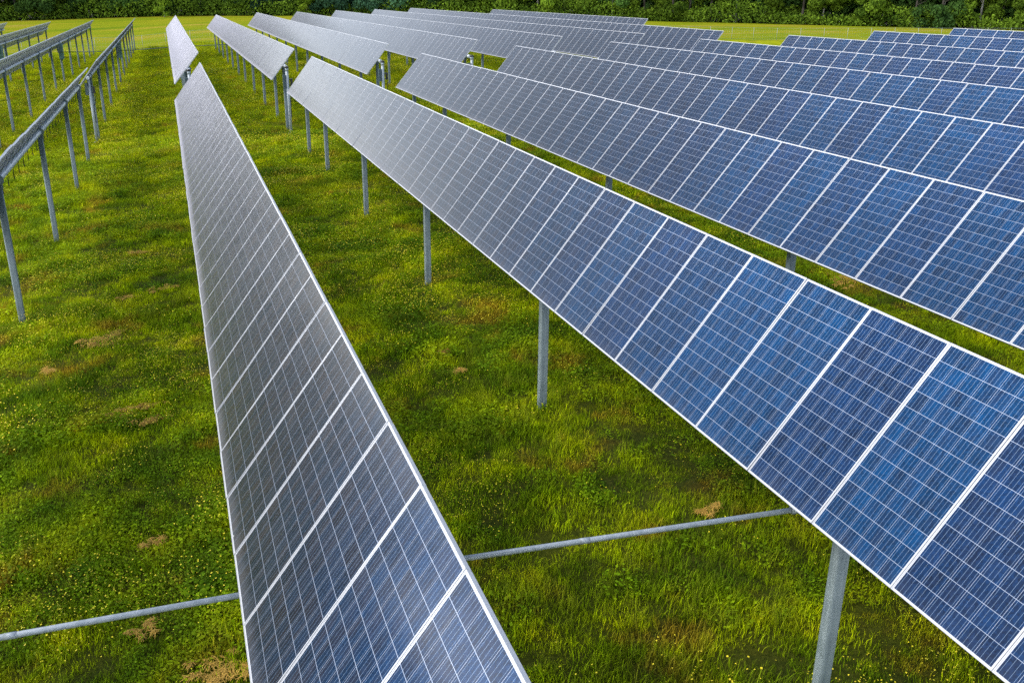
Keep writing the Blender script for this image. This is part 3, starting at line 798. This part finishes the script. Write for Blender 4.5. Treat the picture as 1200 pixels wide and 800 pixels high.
# the wood behind its front trees reads as one mass
def mass_mesh(name, rows, hmin, hmax, n, leaf, mat, seed):
    rs = np.random.default_rng(seed); P = []
    s = rs.uniform(100, cum[-1]-80, n); off = rs.uniform(rows[0], rows[1], n)
    x = np.interp(s, cum, TREE[:, 0]); y = np.interp(s, cum, TREE[:, 1])
    x2 = np.interp(s+1, cum, TREE[:, 0]); y2 = np.interp(s+1, cum, TREE[:, 1])
    tx, ty = x2-x, y2-y; l = np.hypot(tx, ty); tx /= l; ty /= l
    x = x-ty*off; y = y+tx*off
    top = hmin+(hmax-hmin)*vnoise(s, off, .16, seed)
    z = ground_z(x, y)+top*rs.random(n)**.8
    c = np.stack([x, y, z], 1)+rs.normal(size=(n, 3))*.25
    d = rs.normal(size=(n, 3))+np.array([-.3, -.6, .4]); d /= np.linalg.norm(d, axis=1)[:, None]
    u = np.cross(d, rs.normal(size=(n, 3))); u /= np.linalg.norm(u, axis=1)[:, None]; w = np.cross(d, u)
    sz = leaf*rs.uniform(.5, 1.5, n)[:, None]
    V = np.stack([c+u*sz, c+w*sz*.7, c-u*sz, c-w*sz*.7], 1).reshape(-1, 3)
    sh = np.clip(vnoise(x, z, .5, seed+2)*.7+rs.random(n)*.4, 0, 1)
    return np_mesh(name, V, np.arange(4*n).reshape(n, 4), [mat], np.repeat(sh, 4))
tag(link('woodland', mass_mesh('woodland', (4, 30), 15, 21, 170000, .62, M['leaf_dark'], 21)), 'deep green wood behind the front trees', kind='stuff')
tag(link('undergrowth', mass_mesh('undergrowth', (-2.5, 1.5), .8, 4.6, 60000, .22, M['leaf_mid'], 33)), 'low bushes and tall weeds along the foot of the wood', kind='stuff')

# ------------------------------------------------------------------ light
w = bpy.data.worlds.new('World'); sc.world = w; w.use_nodes = True
nt = w.node_tree; nt.nodes.clear(); b = NB(nt)
SUN_EL, SUN_AZ = R(48), R(-78)         # azimuth measured from +y towards +x
sky = b.n('ShaderNodeTexSky', sky_type='NISHITA'); sky.sun_disc = False
sky.sun_elevation = SUN_EL; sky.sun_rotation = SUN_AZ
sky.dust_density = 1.2; sky.air_density = 1.0; sky.altitude = 100
gen = b.n('ShaderNodeTexCoord').outputs['Generated']
# thin cloud: the blue is washed out to a broken pale grey
bw = b.n('ShaderNodeRGBToBW'); nt.links.new(sky.outputs[0], bw.inputs[0])
cl = b.noise(b.scale(gen, (2.2, 2.2, 6.0)), 1.0, 5, .6)
zs = b.n('ShaderNodeSeparateXYZ'); nt.links.new(gen, zs.inputs[0])
low = b.math('POWER', b.math('SUBTRACT', 1.0, b.math('MAXIMUM', zs.outputs[2], 0.0)), 9.0)      # horizon haze, brightness added so the panels reflect whiter
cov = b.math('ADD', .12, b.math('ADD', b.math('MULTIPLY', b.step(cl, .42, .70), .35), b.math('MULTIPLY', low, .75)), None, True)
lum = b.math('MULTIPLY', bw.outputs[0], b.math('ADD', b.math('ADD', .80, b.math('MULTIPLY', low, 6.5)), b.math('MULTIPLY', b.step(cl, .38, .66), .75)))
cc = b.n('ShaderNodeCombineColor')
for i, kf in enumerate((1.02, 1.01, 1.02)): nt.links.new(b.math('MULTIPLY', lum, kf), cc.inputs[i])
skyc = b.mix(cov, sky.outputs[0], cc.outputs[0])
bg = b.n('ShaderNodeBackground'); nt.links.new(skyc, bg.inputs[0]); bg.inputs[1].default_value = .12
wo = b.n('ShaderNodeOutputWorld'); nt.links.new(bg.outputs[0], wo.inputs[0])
sl = bpy.data.lights.new('sun', 'SUN'); sl.energy = 1.5; sl.angle = R(38); sl.color = (1, .95, .87)
so = bpy.data.objects.new('sun', sl); col.objects.link(so)
d = Vector((math.sin(SUN_AZ)*math.cos(SUN_EL), math.cos(SUN_AZ)*math.cos(SUN_EL), math.sin(SUN_EL)))
so.rotation_euler = (-d).to_track_quat('-Z', 'Y').to_euler(); so.location = (0, 0, 60)

sc.view_settings.view_transform = 'Standard'; sc.view_settings.look = 'None'
sc.view_settings.exposure = 1.20; sc.view_settings.gamma = 1; sc.view_settings.use_curve_mapping = False
sc.cycles.max_bounces = 6; sc.cycles.diffuse_bounces = 3; sc.cycles.glossy_bounces = 3; sc.cycles.transmission_bounces = 3
sc.cycles.use_denoising = False
